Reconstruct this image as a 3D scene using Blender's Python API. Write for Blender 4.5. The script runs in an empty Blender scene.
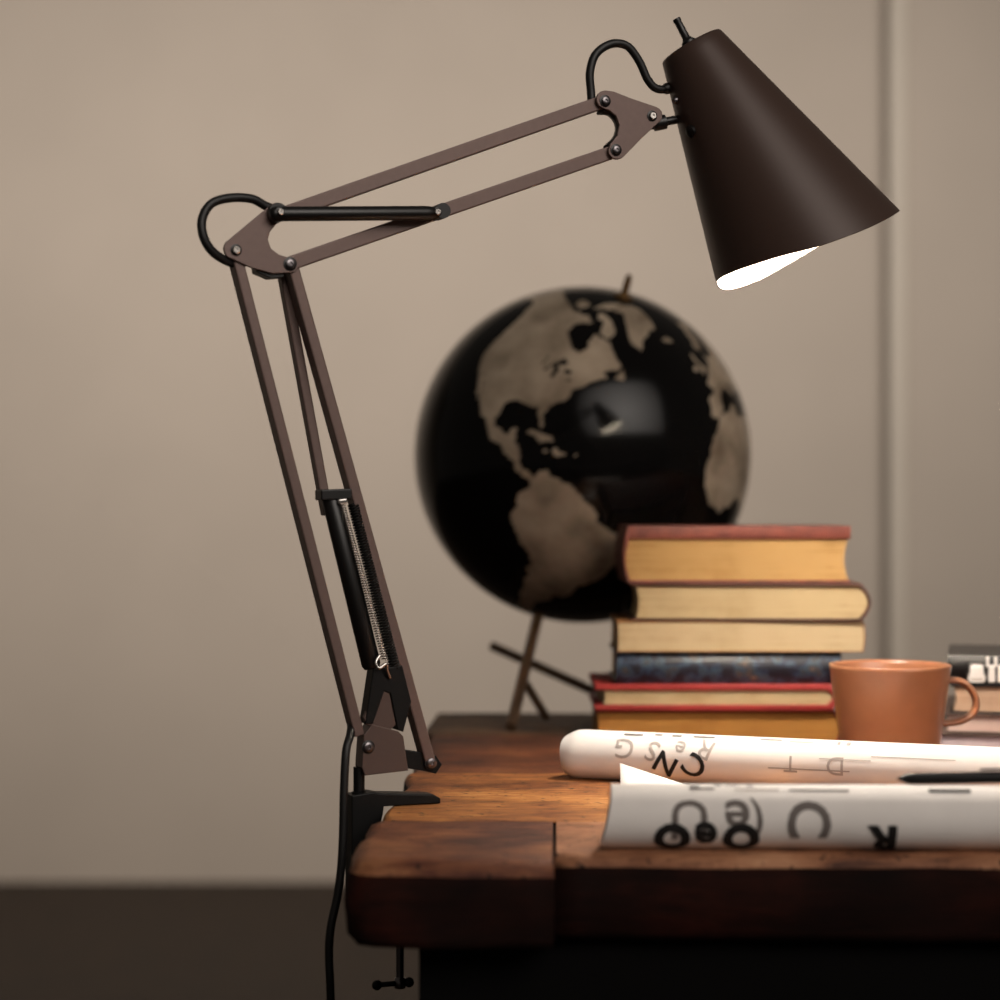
import bpy, bmesh, math, random
from mathutils import Vector, Matrix, noise
random.seed(7)
PI = math.pi
C = bpy.context.scene.collection
SC = bpy.context.scene

# ------------------------------------------------------------------ camera
F = 2080.0            # focal length in pixels of the 1000 px frame
HZ = 505.0            # row of the eye level
CAM_Z = 0.990
DESK = 0.75
cam = bpy.data.cameras.new('camera')
cam.sensor_width = 36; cam.lens = 36 * F / 1000; cam.shift_y = (HZ - 500) / 1000
cam.clip_start = 0.05; cam.clip_end = 60
cam.dof.use_dof = True; cam.dof.focus_distance = 1.70; cam.dof.aperture_fstop = 3.3
co = bpy.data.objects.new('camera', cam); C.objects.link(co)
co.location = (0, 0, CAM_Z); co.rotation_euler = (PI / 2, 0, 0)
SC.camera = co

# ------------------------------------------------------------------ light
SC.view_settings.view_transform = 'Standard'; SC.view_settings.look = 'None'
SC.view_settings.gamma = 1; SC.view_settings.use_curve_mapping = False
SC.view_settings.exposure = 0.0
w = bpy.data.worlds.new('room_light'); SC.world = w; w.use_nodes = True
w.node_tree.nodes['Background'].inputs[0].default_value = (1.0, 0.86, 0.72, 1)
w.node_tree.nodes['Background'].inputs[1].default_value = 0.07

def area(name, loc, target, size, sizey, power, col):
    l = bpy.data.lights.new(name, 'AREA'); l.shape = 'RECTANGLE'; l.size = size; l.size_y = sizey
    l.energy = power; l.color = col
    o = bpy.data.objects.new(name, l); C.objects.link(o); o.location = loc
    o.rotation_euler = (Vector(target) - Vector(loc)).to_track_quat('-Z', 'Y').to_euler()
    return o
wd = area('added_front_light', (1.7, -1.1, 3.2), (0.15, 1.8, 1.55), 4.6, 2.6, 24, (1.0, 0.91, 0.83)); wd.data.spread = math.radians(62)  # added soft front light out of view, spread narrowed to dim the lower parts
wl = area('added_wall_wash', (-.35, 1.4, 2.4), (-.25, 5.46, 1.80), 4.2, 0.5, 32.5, (1.0, 0.945, 0.90)); wl.data.spread = math.radians(70)  # unseen light added to wash the wall and let it fade downwards

# ------------------------------------------------------------------ points
def P(px, py, Y):
    """point that lies Y metres in front of the eye in the direction of a photo pixel"""
    return Vector(((px - 500) / F * Y, Y, CAM_Z - (py - HZ) / F * Y))
LA = math.radians(22)                       # the lamp's arm plane is turned away by this much
LE = Vector((math.cos(LA), math.sin(LA), 0)); LN = Vector((math.sin(LA), -math.cos(LA), 0))
LQ = P(362, 780, 1.655)
def L(px, py, off=0.0):
    """point of the lamp's arm plane (off = metres towards the viewer from it)"""
    d = Vector(((px - 500) / F, 1, -(py - HZ) / F)); c = Vector((0, 0, CAM_Z))
    t = ((LQ + off * LN - c).dot(LN)) / d.dot(LN)
    return c + t * d

# ------------------------------------------------------------------ mesh helpers
def sweep(bm, pts, r, n=12, cap=True, up=None, smooth=True, ry=None):
    """round (or elliptic) tube along points; r a number or list"""
    pts = [Vector(p) for p in pts]; m = len(pts); rings = []
    up0 = Vector(up) if up else None
    prev = None
    for i, p in enumerate(pts):
        t = (pts[min(i + 1, m - 1)] - pts[max(i - 1, 0)]).normalized()
        if prev is None:
            a = up0 if up0 else (Vector((0, 0, 1)) if abs(t.z) < .9 else Vector((1, 0, 0)))
            u = (a - t * a.dot(t)).normalized()
        else:
            u = (prev - t * prev.dot(t)).normalized()
        prev = u; v = t.cross(u)
        ri = r[i] if isinstance(r, (list, tuple)) else r
        rj = (ry[i] if isinstance(ry, (list, tuple)) else ry) if ry is not None else ri
        rings.append([bm.verts.new(p + u * ri * math.cos(2 * PI * k / n) + v * rj * math.sin(2 * PI * k / n)) for k in range(n)])
    for i in range(m - 1):
        for k in range(n):
            f = bm.faces.new((rings[i][k], rings[i][(k + 1) % n], rings[i + 1][(k + 1) % n], rings[i + 1][k])); f.smooth = smooth
    if cap:
        bm.faces.new(list(reversed(rings[0]))); bm.faces.new(rings[-1])
    return rings

def spline(pts, n=10):
    """Catmull-Rom through points"""
    pts = [Vector(p) for p in pts]; out = []
    q = [2 * pts[0] - pts[1]] + pts + [2 * pts[-1] - pts[-2]]
    for i in range(1, len(q) - 2):
        for k in range(n):
            t = k / n; a, b, c, d = q[i - 1], q[i], q[i + 1], q[i + 2]
            out.append(0.5 * ((2 * b) + (c - a) * t + (2 * a - 5 * b + 4 * c - d) * t * t + (3 * b - a - 3 * c + d) * t ** 3))
    out.append(pts[-1]); return out

def bar(bm, p0, p1, wid, dep, nrm, bev=0.0012):
    """rectangular bar, dep measured along nrm, edges bevelled"""
    p0, p1, nrm = Vector(p0), Vector(p1), Vector(nrm)
    t = (p1 - p0).normalized(); nrm = (nrm - t * nrm.dot(t)).normalized(); s = t.cross(nrm)
    vs = [[bm.verts.new(p + s * a * wid / 2 + nrm * b * dep / 2) for a, b in ((-1, -1), (1, -1), (1, 1), (-1, 1))] for p in (p0, p1)]
    fs = [bm.faces.new(list(reversed(vs[0]))), bm.faces.new(vs[1])]
    for k in range(4):
        fs.append(bm.faces.new((vs[0][k], vs[0][(k + 1) % 4], vs[1][(k + 1) % 4], vs[1][k])))
    bmesh.ops.recalc_face_normals(bm, faces=fs)
    if bev:
        es = list({e for f in fs for e in f.edges})
        bmesh.ops.bevel(bm, geom=es, offset=bev, segments=2, affect='EDGES', profile=0.5)

def prism(bm, pts, vec, bev=0.0):
    """outline of 3-D points extruded along vec"""
    pts = [Vector(p) for p in pts]; vec = Vector(vec); n = len(pts)
    a = [bm.verts.new(p) for p in pts]; b = [bm.verts.new(p + vec) for p in pts]
    fa = bm.faces.new(a); fb = bm.faces.new(list(reversed(b))); fs = [fa, fb]
    for k in range(n):
        fs.append(bm.faces.new((a[(k + 1) % n], a[k], b[k], b[(k + 1) % n])))
    bmesh.ops.recalc_face_normals(bm, faces=fs)
    if bev:
        es = list(set(fa.edges) | set(fb.edges))
        bmesh.ops.bevel(bm, geom=es, offset=bev, segments=2, affect='EDGES', profile=0.5)

def lathe(bm, prof, org, axis, n=48, smooth=True, x=None):
    """profile of (radius, distance along axis)"""
    org, axis = Vector(org), Vector(axis).normalized()
    a = Vector(x) if x else (Vector((0, 0, 1)) if abs(axis.z) < .9 else Vector((1, 0, 0)))
    u = (a - axis * a.dot(axis)).normalized(); v = axis.cross(u); rings = []
    for r, h in prof:
        if r < 1e-6: rings.append([bm.verts.new(org + axis * h)])
        else: rings.append([bm.verts.new(org + axis * h + (u * math.cos(2 * PI * k / n) + v * math.sin(2 * PI * k / n)) * r) for k in range(n)])
    for A, B in zip(rings, rings[1:]):
        for k in range(n):
            j = (k + 1) % n
            if len(A) == 1 and len(B) == 1: continue
            if len(A) == 1: f = bm.faces.new((A[0], B[j], B[k]))
            elif len(B) == 1: f = bm.faces.new((A[k], A[j], B[0]))
            else: f = bm.faces.new((A[k], A[j], B[j], B[k]))
            f.smooth = smooth

def box(bm, x0, x1, y0, y1, z0, z1, bev=0.0, seg=2):
    v = [bm.verts.new((x, y, z)) for x in (x0, x1) for y in (y0, y1) for z in (z0, z1)]
    fs = [bm.faces.new([v[i] for i in q]) for q in ((0, 1, 3, 2), (4, 6, 7, 5), (0, 4, 5, 1), (2, 3, 7, 6), (0, 2, 6, 4), (1, 5, 7, 3))]
    bmesh.ops.recalc_face_normals(bm, faces=fs)
    if bev:
        bmesh.ops.bevel(bm, geom=list({e for f in fs for e in f.edges}), offset=bev, segments=seg, affect='EDGES', profile=0.5)

def root_of(o):
    while o.parent: o = o.parent
    return o
def obj(name, bm, mat, parent=None, origin=None, recalc=True, autosmooth=None):
    """link bm (world coordinates) as one mesh object"""
    if recalc: bmesh.ops.recalc_face_normals(bm, faces=bm.faces[:])
    o0 = Vector(root_of(parent).location) if parent else Vector(origin or (0, 0, 0))
    R = None
    if parent and root_of(parent).rotation_euler.z:
        R = Matrix.Rotation(-root_of(parent).rotation_euler.z, 3, 'Z')
    for v in bm.verts:
        v.co = v.co - o0
        if R: v.co = R @ v.co
    if autosmooth:
        for f in bm.faces: f.smooth = True
        lim = math.radians(autosmooth)
        for e in bm.edges:
            if len(e.link_faces) == 2 and e.calc_face_angle(0) > lim: e.smooth = False
    me = bpy.data.meshes.new(name); bm.to_mesh(me); bm.free()
    for m in (mat if isinstance(mat, (list, tuple)) else [mat]): me.materials.append(m)
    o = bpy.data.objects.new(name, me); C.objects.link(o)
    if parent: o.parent = parent
    else: o.location = o0
    return o
def thing(name, label, cat, loc, group=None):
    o = bpy.data.objects.new(name, None); C.objects.link(o); o.location = loc; o.empty_display_size = .05
    tag(o, label, cat, group); return o
def tag(o, label, cat, group=None):
    o['label'] = label; o['category'] = cat
    if group: o['group'] = group
    return o
def struct(name, bm, mat):
    o = obj(name, bm, mat); o['kind'] = 'structure'; return o
NB = bmesh.new

# ------------------------------------------------------------------ materials
def S(c):   # sRGB 0-255 to linear
    return tuple(((x / 255) / 12.92 if x / 255 <= .04045 else ((x / 255 + .055) / 1.055) ** 2.4) for x in c) + (1,)
def mat(name, col, rough=.5, metal=0.0, spec=.5, noise_amt=0.0, noise_scale=30, bump=0.0, stretch=(1, 1, 1), coat=0):
    m = bpy.data.materials.new(name); m.use_nodes = True; nt = m.node_tree; b = nt.nodes['Principled BSDF']
    b.inputs['Base Color'].default_value = S(col) if max(col) > 1 else tuple(col) + (1,)
    b.inputs['Roughness'].default_value = rough; b.inputs['Metallic'].default_value = metal
    b.inputs['Specular IOR Level'].default_value = spec; b.inputs['Coat Weight'].default_value = coat
    if noise_amt or bump:
        tc = nt.nodes.new('ShaderNodeTexCoord'); mp = nt.nodes.new('ShaderNodeMapping'); mp.inputs['Scale'].default_value = stretch
        nz = nt.nodes.new('ShaderNodeTexNoise'); nz.inputs['Scale'].default_value = noise_scale; nz.inputs['Detail'].default_value = 6
        nt.links.new(tc.outputs['Object'], mp.inputs[0]); nt.links.new(mp.outputs[0], nz.inputs[0])
        if noise_amt:
            c = b.inputs['Base Color'].default_value[:3]
            rp = nt.nodes.new('ShaderNodeValToRGB')
            rp.color_ramp.elements[0].position = .3; rp.color_ramp.elements[1].position = .7
            rp.color_ramp.elements[0].color = tuple(x * (1 - noise_amt) for x in c) + (1,)
            rp.color_ramp.elements[1].color = tuple(min(1, x * (1 + noise_amt)) for x in c) + (1,)
            nt.links.new(nz.outputs[0], rp.inputs[0]); nt.links.new(rp.outputs[0], b.inputs['Base Color'])
        if bump:
            bp = nt.nodes.new('ShaderNodeBump'); bp.inputs['Strength'].default_value = bump; bp.inputs['Distance'].default_value = .001
            nt.links.new(nz.outputs[0], bp.inputs['Height']); nt.links.new(bp.outputs[0], b.inputs['Normal'])
    return m

def wood(name, cols, rough, scale, stretch, bump=.4, crack=0.0, spec=.3):
    m = bpy.data.materials.new(name); m.use_nodes = True; nt = m.node_tree; b = nt.nodes['Principled BSDF']
    N = nt.nodes.new; K = nt.links.new
    tc = N('ShaderNodeTexCoord'); mp = N('ShaderNodeMapping'); mp.inputs['Scale'].default_value = stretch; K(tc.outputs['Object'], mp.inputs[0])
    n1 = N('ShaderNodeTexNoise'); n1.inputs['Scale'].default_value = scale; n1.inputs['Detail'].default_value = 8; n1.inputs['Roughness'].default_value = .65
    n1.inputs['Distortion'].default_value = .6; K(mp.outputs[0], n1.inputs[0])
    n2 = N('ShaderNodeTexNoise'); n2.inputs['Scale'].default_value = 12; n2.inputs['Detail'].default_value = 5; K(tc.outputs['Object'], n2.inputs[0])
    ad = N('ShaderNodeMath'); ad.operation = 'MULTIPLY_ADD'; K(n2.outputs[0], ad.inputs[0]); ad.inputs[1].default_value = .8
    mu = N('ShaderNodeMath'); mu.operation = 'MULTIPLY'; mu.inputs[1].default_value = .5; K(n1.outputs[0], mu.inputs[0]); K(mu.outputs[0], ad.inputs[2])
    rp = N('ShaderNodeValToRGB'); r = rp.color_ramp
    r.elements[0].position = .46; r.elements[0].color = S(cols[0]); r.elements[1].position = .84; r.elements[1].color = S(cols[-1])
    for i, c in enumerate(cols[1:-1]):
        e = r.elements.new(.46 + .38 * (i + 1) / (len(cols) - 1)); e.color = S(c)
    K(ad.outputs[0], rp.inputs[0])
    src = rp.outputs[0]
    if crack:
        n3 = N('ShaderNodeTexNoise'); n3.inputs['Scale'].default_value = scale * .8; n3.inputs['Detail'].default_value = 10; n3.inputs['Roughness'].default_value = .75
        K(mp.outputs[0], n3.inputs[0])
        r3 = N('ShaderNodeValToRGB'); r3.color_ramp.elements[0].position = .34; r3.color_ramp.elements[0].color = (1, 1, 1, 1)
        r3.color_ramp.elements[1].position = .42; r3.color_ramp.elements[1].color = (0, 0, 0, 1); K(n3.outputs[0], r3.inputs[0])
        f = N('ShaderNodeMath'); f.operation = 'MULTIPLY'; f.inputs[1].default_value = crack; K(r3.outputs[0], f.inputs[0])
        mx = N('ShaderNodeMix'); mx.data_type = 'RGBA'; K(f.outputs[0], mx.inputs[0]); K(src, mx.inputs[6]); mx.inputs[7].default_value = S((38, 20, 12)); src = mx.outputs[2]
        n4 = N('ShaderNodeTexNoise'); n4.inputs['Scale'].default_value = 150; n4.inputs['Detail'].default_value = 3; K(tc.outputs['Object'], n4.inputs[0])
        r4 = N('ShaderNodeValToRGB'); r4.color_ramp.elements[0].position = .30; r4.color_ramp.elements[0].color = (1, 1, 1, 1)
        r4.color_ramp.elements[1].position = .38; r4.color_ramp.elements[1].color = (0, 0, 0, 1); K(n4.outputs[0], r4.inputs[0])
        m4 = N('ShaderNodeMix'); m4.data_type = 'RGBA'; K(r4.outputs[0], m4.inputs[0]); K(src, m4.inputs[6]); m4.inputs[7].default_value = S((30, 16, 10)); src = m4.outputs[2]
    K(src, b.inputs['Base Color']); b.inputs['Roughness'].default_value = rough; b.inputs['Specular IOR Level'].default_value = spec
    bp = N('ShaderNodeBump'); bp.inputs['Strength'].default_value = bump; bp.inputs['Distance'].default_value = .002
    K(n1.outputs[0], bp.inputs['Height']); K(bp.outputs[0], b.inputs['Normal'])
    return m

def pages(name, col, dark, scale=900):
    """page edges: fine horizontal leaves"""
    m = bpy.data.materials.new(name); m.use_nodes = True; nt = m.node_tree; b = nt.nodes['Principled BSDF']; N = nt.nodes.new; K = nt.links.new
    tc = N('ShaderNodeTexCoord'); mp = N('ShaderNodeMapping'); mp.inputs['Scale'].default_value = (4, 4, scale); K(tc.outputs['Object'], mp.inputs[0])
    n1 = N('ShaderNodeTexNoise'); n1.inputs['Scale'].default_value = 1; n1.inputs['Detail'].default_value = 3; K(mp.outputs[0], n1.inputs[0])
    n2 = N('ShaderNodeTexNoise'); n2.inputs['Scale'].default_value = 22; n2.inputs['Detail'].default_value = 4; K(tc.outputs['Object'], n2.inputs[0])
    a = N('ShaderNodeMath'); a.operation = 'ADD'; K(n1.outputs[0], a.inputs[0]); K(n2.outputs[0], a.inputs[1])
    rp = N('ShaderNodeValToRGB'); rp.color_ramp.elements[0].position = .7; rp.color_ramp.elements[1].position = 1.15
    rp.color_ramp.elements[0].color = S(dark); rp.color_ramp.elements[1].color = S(col)
    K(a.outputs[0], rp.inputs[0]); K(rp.outputs[0], b.inputs['Base Color']); b.inputs['Roughness'].default_value = .85; b.inputs['Specular IOR Level'].default_value = .2
    return m

M_wall = mat('beige_painted_wall', (175, 162, 148), .8, spec=.2, noise_amt=.03, noise_scale=3, bump=.05)
M_floor = wood('dark_floor_boards', [(34, 23, 15), (44, 31, 20), (52, 37, 25)], .55, 10, (1, 12, 1))
M_arm = mat('brown_lacquered_metal', (112, 92, 86), .42, metal=.25, noise_amt=.05, noise_scale=200, bump=.05)
M_shade = mat('dark_brown_matt_lacquer', (66, 49, 42), .42, metal=.15, spec=.5, noise_amt=.03, noise_scale=300, bump=.04)
M_white = mat('white_lacquer', (245, 238, 226), .5)
M_black = mat('black_plastic', (14, 12, 12), .38)
M_blackmetal = mat('black_lacquered_iron', (8, 7, 7), .5, spec=.25)
M_rubber = mat('black_cable_rubber', (13, 11, 11), .5)
M_chrome = mat('bright_steel', (205, 200, 195), .22, metal=1.0)
M_screw = mat('dark_steel_screw', (120, 116, 118), .3, metal=1.0)
M_bulb = bpy.data.materials.new('lit_bulb_glass'); M_bulb.use_nodes = True
_b = M_bulb.node_tree.nodes['Principled BSDF']; _b.inputs['Emission Color'].default_value = (1.0, .91, .80, 1); _b.inputs['Emission Strength'].default_value = 540
M_topA = wood('worn_orange_brown_timber', [(52, 26, 15), (120, 70, 38), (168, 110, 58), (200, 146, 88)], .6, 26, (1, 6, 4), 1.0, crack=.85)
M_topB = wood('worn_reddish_timber', [(38, 18, 13), (86, 46, 33), (126, 78, 52), (164, 112, 76)], .6, 26, (1, 6, 4), 1.0, crack=.85)
M_topE = wood('worn_lamplit_red_timber', [(74, 42, 29), (132, 86, 60), (168, 116, 84), (194, 144, 108)], .6, 26, (1, 6, 4), 1.0, crack=.85)  # front board timber made paler, lamp light put into the colour
M_topC = wood('dark_reddish_timber', [(32, 16, 11), (78, 41, 27), (110, 62, 38), (140, 88, 56)], .6, 26, (1, 6, 4), 1.0, crack=.85)
M_topD = wood('dark_weathered_timber', [(34, 24, 17), (74, 52, 36), (106, 78, 54), (130, 100, 72)], .65, 22, (1, 6, 4), 1.0, crack=.85)
M_edge = wood('shade_toned_timber_edge', [(16, 7, 5), (30, 12, 8), (50, 20, 13)], .8, 16, (1, 8, 6), .6, spec=.12)  # side faces coloured darker to stand in for the poor light on them
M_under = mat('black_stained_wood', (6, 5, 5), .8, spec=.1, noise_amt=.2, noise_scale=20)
M_paper = mat('newsprint_paper', (240, 234, 229), .85, spec=.2, noise_amt=.05, noise_scale=25, bump=.08)
M_inkk = mat('black_ink', (20, 17, 17), .7)
M_inkg = mat('grey_ink', (112, 104, 100), .8)
M_inkl = mat('pale_grey_ink', (178, 168, 162), .8)
M_mug = mat('terracotta_glaze', (160, 106, 75), .32, noise_amt=.10, noise_scale=28, bump=.05, coat=.3)
M_brass = mat('aged_brass', (120, 92, 58), .4, metal=.8)
M_stand = mat('dark_walnut_rods', (88, 66, 47), .5, noise_amt=.2, noise_scale=60)

# ------------------------------------------------------------------ setting
WY = 5.46
bm = NB(); box(bm, -6, 6, -3, WY + .3, -.1, 0); struct('floor', bm, M_floor)
def wx(px): return (px - 500) / F * WY
bm = NB(); box(bm, -6, wx(879), WY, WY + .2, 0, 3.4); box(bm, wx(888), 6, WY, WY + .2, 0, 3.4); box(bm, wx(870), wx(896), WY + .06, WY + .2, 0, 3.4)
struct('wall_back', bm, M_wall)
bm = NB()          # rounded bead beside the groove
a, b_ = wx(888), wx(908)
pr = [(a, WY + .001)] + [((a + b_) / 2 - (b_ - a) / 2 * math.cos(PI * k / 14), WY - .017 * math.sin(PI * k / 14) ** .6) for k in range(15)] + [(b_, WY + .001)]
prism(bm, [(x, y, 0) for x, y in pr], (0, 0, 3.4)); struct('trim_1', bm, mat('lit_tone_trim_paint', (188, 176, 160), .6, noise_amt=.02, noise_scale=3))  # bead lighter than the wall, its lit edge is painted in

# ------------------------------------------------------------------ desk
YAW = math.radians(1.6)
DX0 = -.104                                      # left front corner
dk = thing('wooden_workbench', 'old thick-topped wooden workbench with worn orange-brown planks, lamp clamped to its edge', 'desk', (.55, 1.75, 0))
def dpt(u, v, z):                                # u along the front edge, v away from the viewer
    return Vector((DX0 + u * math.cos(YAW) + v * math.sin(YAW), 1.385 - u * math.sin(YAW) * .6 + v * math.cos(YAW), z))
TH = .059
def plank(u0, u1, v0, v1, seed, wob=(.003, .003, .003, .003), lean=0, round_=.006, zt=DESK, corner=0, th=TH, soft=(1, 1, 1, 1)):
    """timber with slightly irregular edges: (left, right, front, back) wobble"""
    bm = NB(); nu = max(4, int((u1 - u0) / .02)); nv = max(4, int((v1 - v0) / .02))
    def edge(s, k, amp): return amp * noise.noise(Vector((s * 14, seed * 3.7 + k * 11, 0))) * 1.6
    out = []
    for i in range(nu): out.append((u0 + (u1 - u0) * i / nu, v0, 0, -1))
    for i in range(nv): out.append((u1, v0 + (v1 - v0) * i / nv, 1, 0))
    for i in range(nu): out.append((u1 - (u1 - u0) * i / nu, v1, 0, 1))
    for i in range(nv): out.append((u0, v1 - (v1 - v0) * i / nv, -1, 0))
    def ring(z, ins, k, out_lean):
        r = []
        for u, v, a, b in out:
            uu, vv = u, v
            if a == 0 and b == -1: vv += edge(u, 2 + k * .05, wob[2])
            if b == 1: vv += edge(u, 3, wob[3])
            if a == -1: uu += edge(v, 0 + k * .05, wob[0])
            if a == 1: uu += edge(v, 1, wob[1])
            if corner:                            # worn front left corner
                du, dv = uu - u0, vv - v0
                if du < corner and dv < corner:
                    cu, cv = u0 + corner, v0 + corner; d = Vector((uu - cu, vv - cv)); l = max(abs(d.x), abs(d.y)); n = d.normalized() * l
                    uu, vv = cu + n.x, cv + n.y
            mu, mv = (u0 + u1) / 2, (v0 + v1) / 2
            uu += ins * (soft[0] if uu < mu else -soft[1]); vv += ins * (soft[2] if vv < mv else -soft[3])
            if uu < mu: uu -= out_lean
            r.append(bm.verts.new(dpt(uu, vv, z)))
        return r
    R = [ring(zt - th, .004, 3, lean), ring(zt - th + .006, 0, 2, lean), ring(zt - th * .5, -.001, 1.4, lean * .7), ring(zt - round_ * 1.2, .0, 1, lean * .2), ring(zt - round_ * .35, round_ * .35, 1, 0), ring(zt, round_ * 1.2, 1, 0)]
    n = len(out)
    for A, B in zip(R, R[1:]):
        for k in range(n):
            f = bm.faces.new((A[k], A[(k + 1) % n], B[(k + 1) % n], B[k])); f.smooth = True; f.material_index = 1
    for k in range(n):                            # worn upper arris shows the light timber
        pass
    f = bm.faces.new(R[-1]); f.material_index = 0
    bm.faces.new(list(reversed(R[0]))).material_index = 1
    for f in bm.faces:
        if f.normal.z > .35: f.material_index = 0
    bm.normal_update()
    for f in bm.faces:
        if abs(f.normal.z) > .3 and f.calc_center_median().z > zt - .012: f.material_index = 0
    return bm
US = .140                                        # seam in the front board
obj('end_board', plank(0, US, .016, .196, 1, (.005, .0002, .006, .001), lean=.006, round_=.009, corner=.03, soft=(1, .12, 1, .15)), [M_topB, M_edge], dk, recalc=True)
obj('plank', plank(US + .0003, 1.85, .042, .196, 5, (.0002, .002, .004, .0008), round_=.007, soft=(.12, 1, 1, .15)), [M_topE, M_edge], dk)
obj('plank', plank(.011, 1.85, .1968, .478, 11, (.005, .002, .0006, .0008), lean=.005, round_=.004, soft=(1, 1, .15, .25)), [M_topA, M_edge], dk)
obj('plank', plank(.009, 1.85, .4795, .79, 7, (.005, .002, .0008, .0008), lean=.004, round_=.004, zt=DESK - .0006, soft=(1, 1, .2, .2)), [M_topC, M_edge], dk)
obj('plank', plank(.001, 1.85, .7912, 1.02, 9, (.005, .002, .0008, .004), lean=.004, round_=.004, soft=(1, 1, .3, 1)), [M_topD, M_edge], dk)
# dark base: two pedestals, rails and back panel
bm = NB()
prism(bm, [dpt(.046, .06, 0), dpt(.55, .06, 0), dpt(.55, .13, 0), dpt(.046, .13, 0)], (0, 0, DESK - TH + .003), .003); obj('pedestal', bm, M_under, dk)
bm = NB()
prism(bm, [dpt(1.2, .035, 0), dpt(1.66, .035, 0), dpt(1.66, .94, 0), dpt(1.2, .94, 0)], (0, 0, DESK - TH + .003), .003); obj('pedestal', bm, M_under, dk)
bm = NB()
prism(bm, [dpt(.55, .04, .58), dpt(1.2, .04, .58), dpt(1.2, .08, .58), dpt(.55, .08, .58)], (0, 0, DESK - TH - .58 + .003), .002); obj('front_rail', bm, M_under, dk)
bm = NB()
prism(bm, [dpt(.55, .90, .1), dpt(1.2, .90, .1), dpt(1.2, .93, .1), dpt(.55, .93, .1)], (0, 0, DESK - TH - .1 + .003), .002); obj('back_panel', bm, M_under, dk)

# ------------------------------------------------------------------ the lamp
lamp = thing('desk_lamp', 'brown spring-arm desk lamp with cone shade, clamped to the bench end', 'lamp', L(362, 800) * 1.0)
PXM = 1.665 / F
def lbar(name, a, b, wpx, dep=.013, off=0, m=M_arm):
    bm = NB(); bar(bm, L(*a, off), L(*b, off), wpx * PXM, dep, LN); return obj(name, bm, m, lamp)
lbar('lower_arm', (236, 262), (357, 735), 10.5, .016)
lbar('lower_arm', (291, 268), (428, 762), 11, .016)
lbar('link_bar', (282, 268), (327, 515), 9.5, .011, -.014)
lbar('upper_arm', (284, 214), (606, 101), 14)
lbar('upper_arm', (289, 264), (616, 151), 14)

M_foot = mat('shade_toned_brown_lacquer', (92, 74, 68), .45, metal=.25)  # arm lacquer darkened, the shade on the foot is put into the colour
def plate(name, outline, off, th, parent=None, m=M_arm, bev=.0006):
    bm = NB(); prism(bm, [L(x, y, off) for x, y in outline], LN * th, bev); return obj(name, bm, m, parent or lamp)
def arc(cx, cy, r, a0, a1, n=8):
    return [(cx + r * math.cos(math.radians(a0 + (a1 - a0) * k / n)), cy + r * math.sin(math.radians(a0 + (a1 - a0) * k / n))) for k in range(n + 1)]
elbow = arc(234, 249, 11, 130, 215) + arc(276, 212, 9, 225, 340, 6) + [(283, 219), (275, 225), (269, 232), (267, 240), (270, 249), (278, 255), (288, 258)] + arc(290, 265, 8, -60, 95, 6) + [(272, 274), (250, 268)]
plate('elbow_plate', elbow, .0075, .003); plate('elbow_plate', elbow, -.0105, .003)
plate('elbow_spacer', [(250, 262), (270, 268), (281, 268), (279, 279), (266, 280), (252, 274)], -.007, .014, m=M_black)
head = arc(604, 100, 9, 110, 270, 6) + [(612, 92), (630, 99)] + arc(652, 116, 9, -70, 60, 6) + [(640, 139)] + arc(616, 151, 9, 35, 180, 6) + [(609, 145), (616, 136), (618, 126), (615, 117), (608, 111)]
plate('head_plate', head, .0075, .003); plate('head_plate', head, -.0105, .003)
bm = NB(); pts = [(600, 112), (610, 113), (617, 120), (619, 129), (616, 138), (607, 147)]
sweep(bm, spline([L(x, y, 0) for x, y in pts]), .0022, 8, ry=.0075, up=LE); obj('head_spacer', bm, M_black, lamp)

def screw(px, py, off, r=5.0, m=M_screw, h=.003):
    bm = NB(); R_ = r * PXM
    lathe(bm, [(0, 0), (R_ * 1.35, 0), (R_ * 1.35, .0006), (R_, .0009), (R_, h * .8), (R_ * .75, h), (R_ * .35, h), (R_ * .3, h * .6), (0, h * .6)], L(px, py, off), LN, 20, True)
    ob = obj('screw', bm, [m, M_black], lamp, autosmooth=35)
    for p in ob.data.polygons:
        c = p.center + Vector(lamp.location) - L(px, py, off)
        if c.dot(LN) < .001: p.material_index = 1
    return ob
for a in ((236, 250, .0105, 4.2, M_chrome), (290, 264, .0105, 5, M_screw), (605, 101, .0105, 4.6, M_screw), (652, 116, .0105, 4.2, M_chrome), (616, 150, .0105, 4.6, M_screw), (431, 763, .007, 5, M_screw)):
    screw(*a)
# upper spring sleeve
bm = NB(); s0, s1 = L(270, 214, .018), L(440, 213, .018); r = 7.2 * PXM; d = (s1 - s0).length
lathe(bm, [(0, 0), (r * .7, 0), (r * .9, .002), (r, .004), (r, d * .5), (r * 1.0, d - .012), (r * .95, d - .010), (r * .8, d - .002), (0, d)], s0, s1 - s0, 24); obj('spring_sleeve', bm, M_black, lamp)
bm = NB(); lathe(bm, [(0, 0), (.0075, 0), (.0075, .010), (0, .010)], L(275, 214, .0085), LN, 20); obj('spring_bracket', bm, M_black, lamp, autosmooth=35)
bm = NB(); lathe(bm, [(0, 0), (.0062, 0), (.0062, .015), (0, .015)], L(437, 213, .006), LN, 20); obj('spring_bracket', bm, M_black, lamp, autosmooth=35)
screw(280, 212, .0225, 3.4, M_chrome); screw(437, 212, .021, 3.4, M_chrome)
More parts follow.
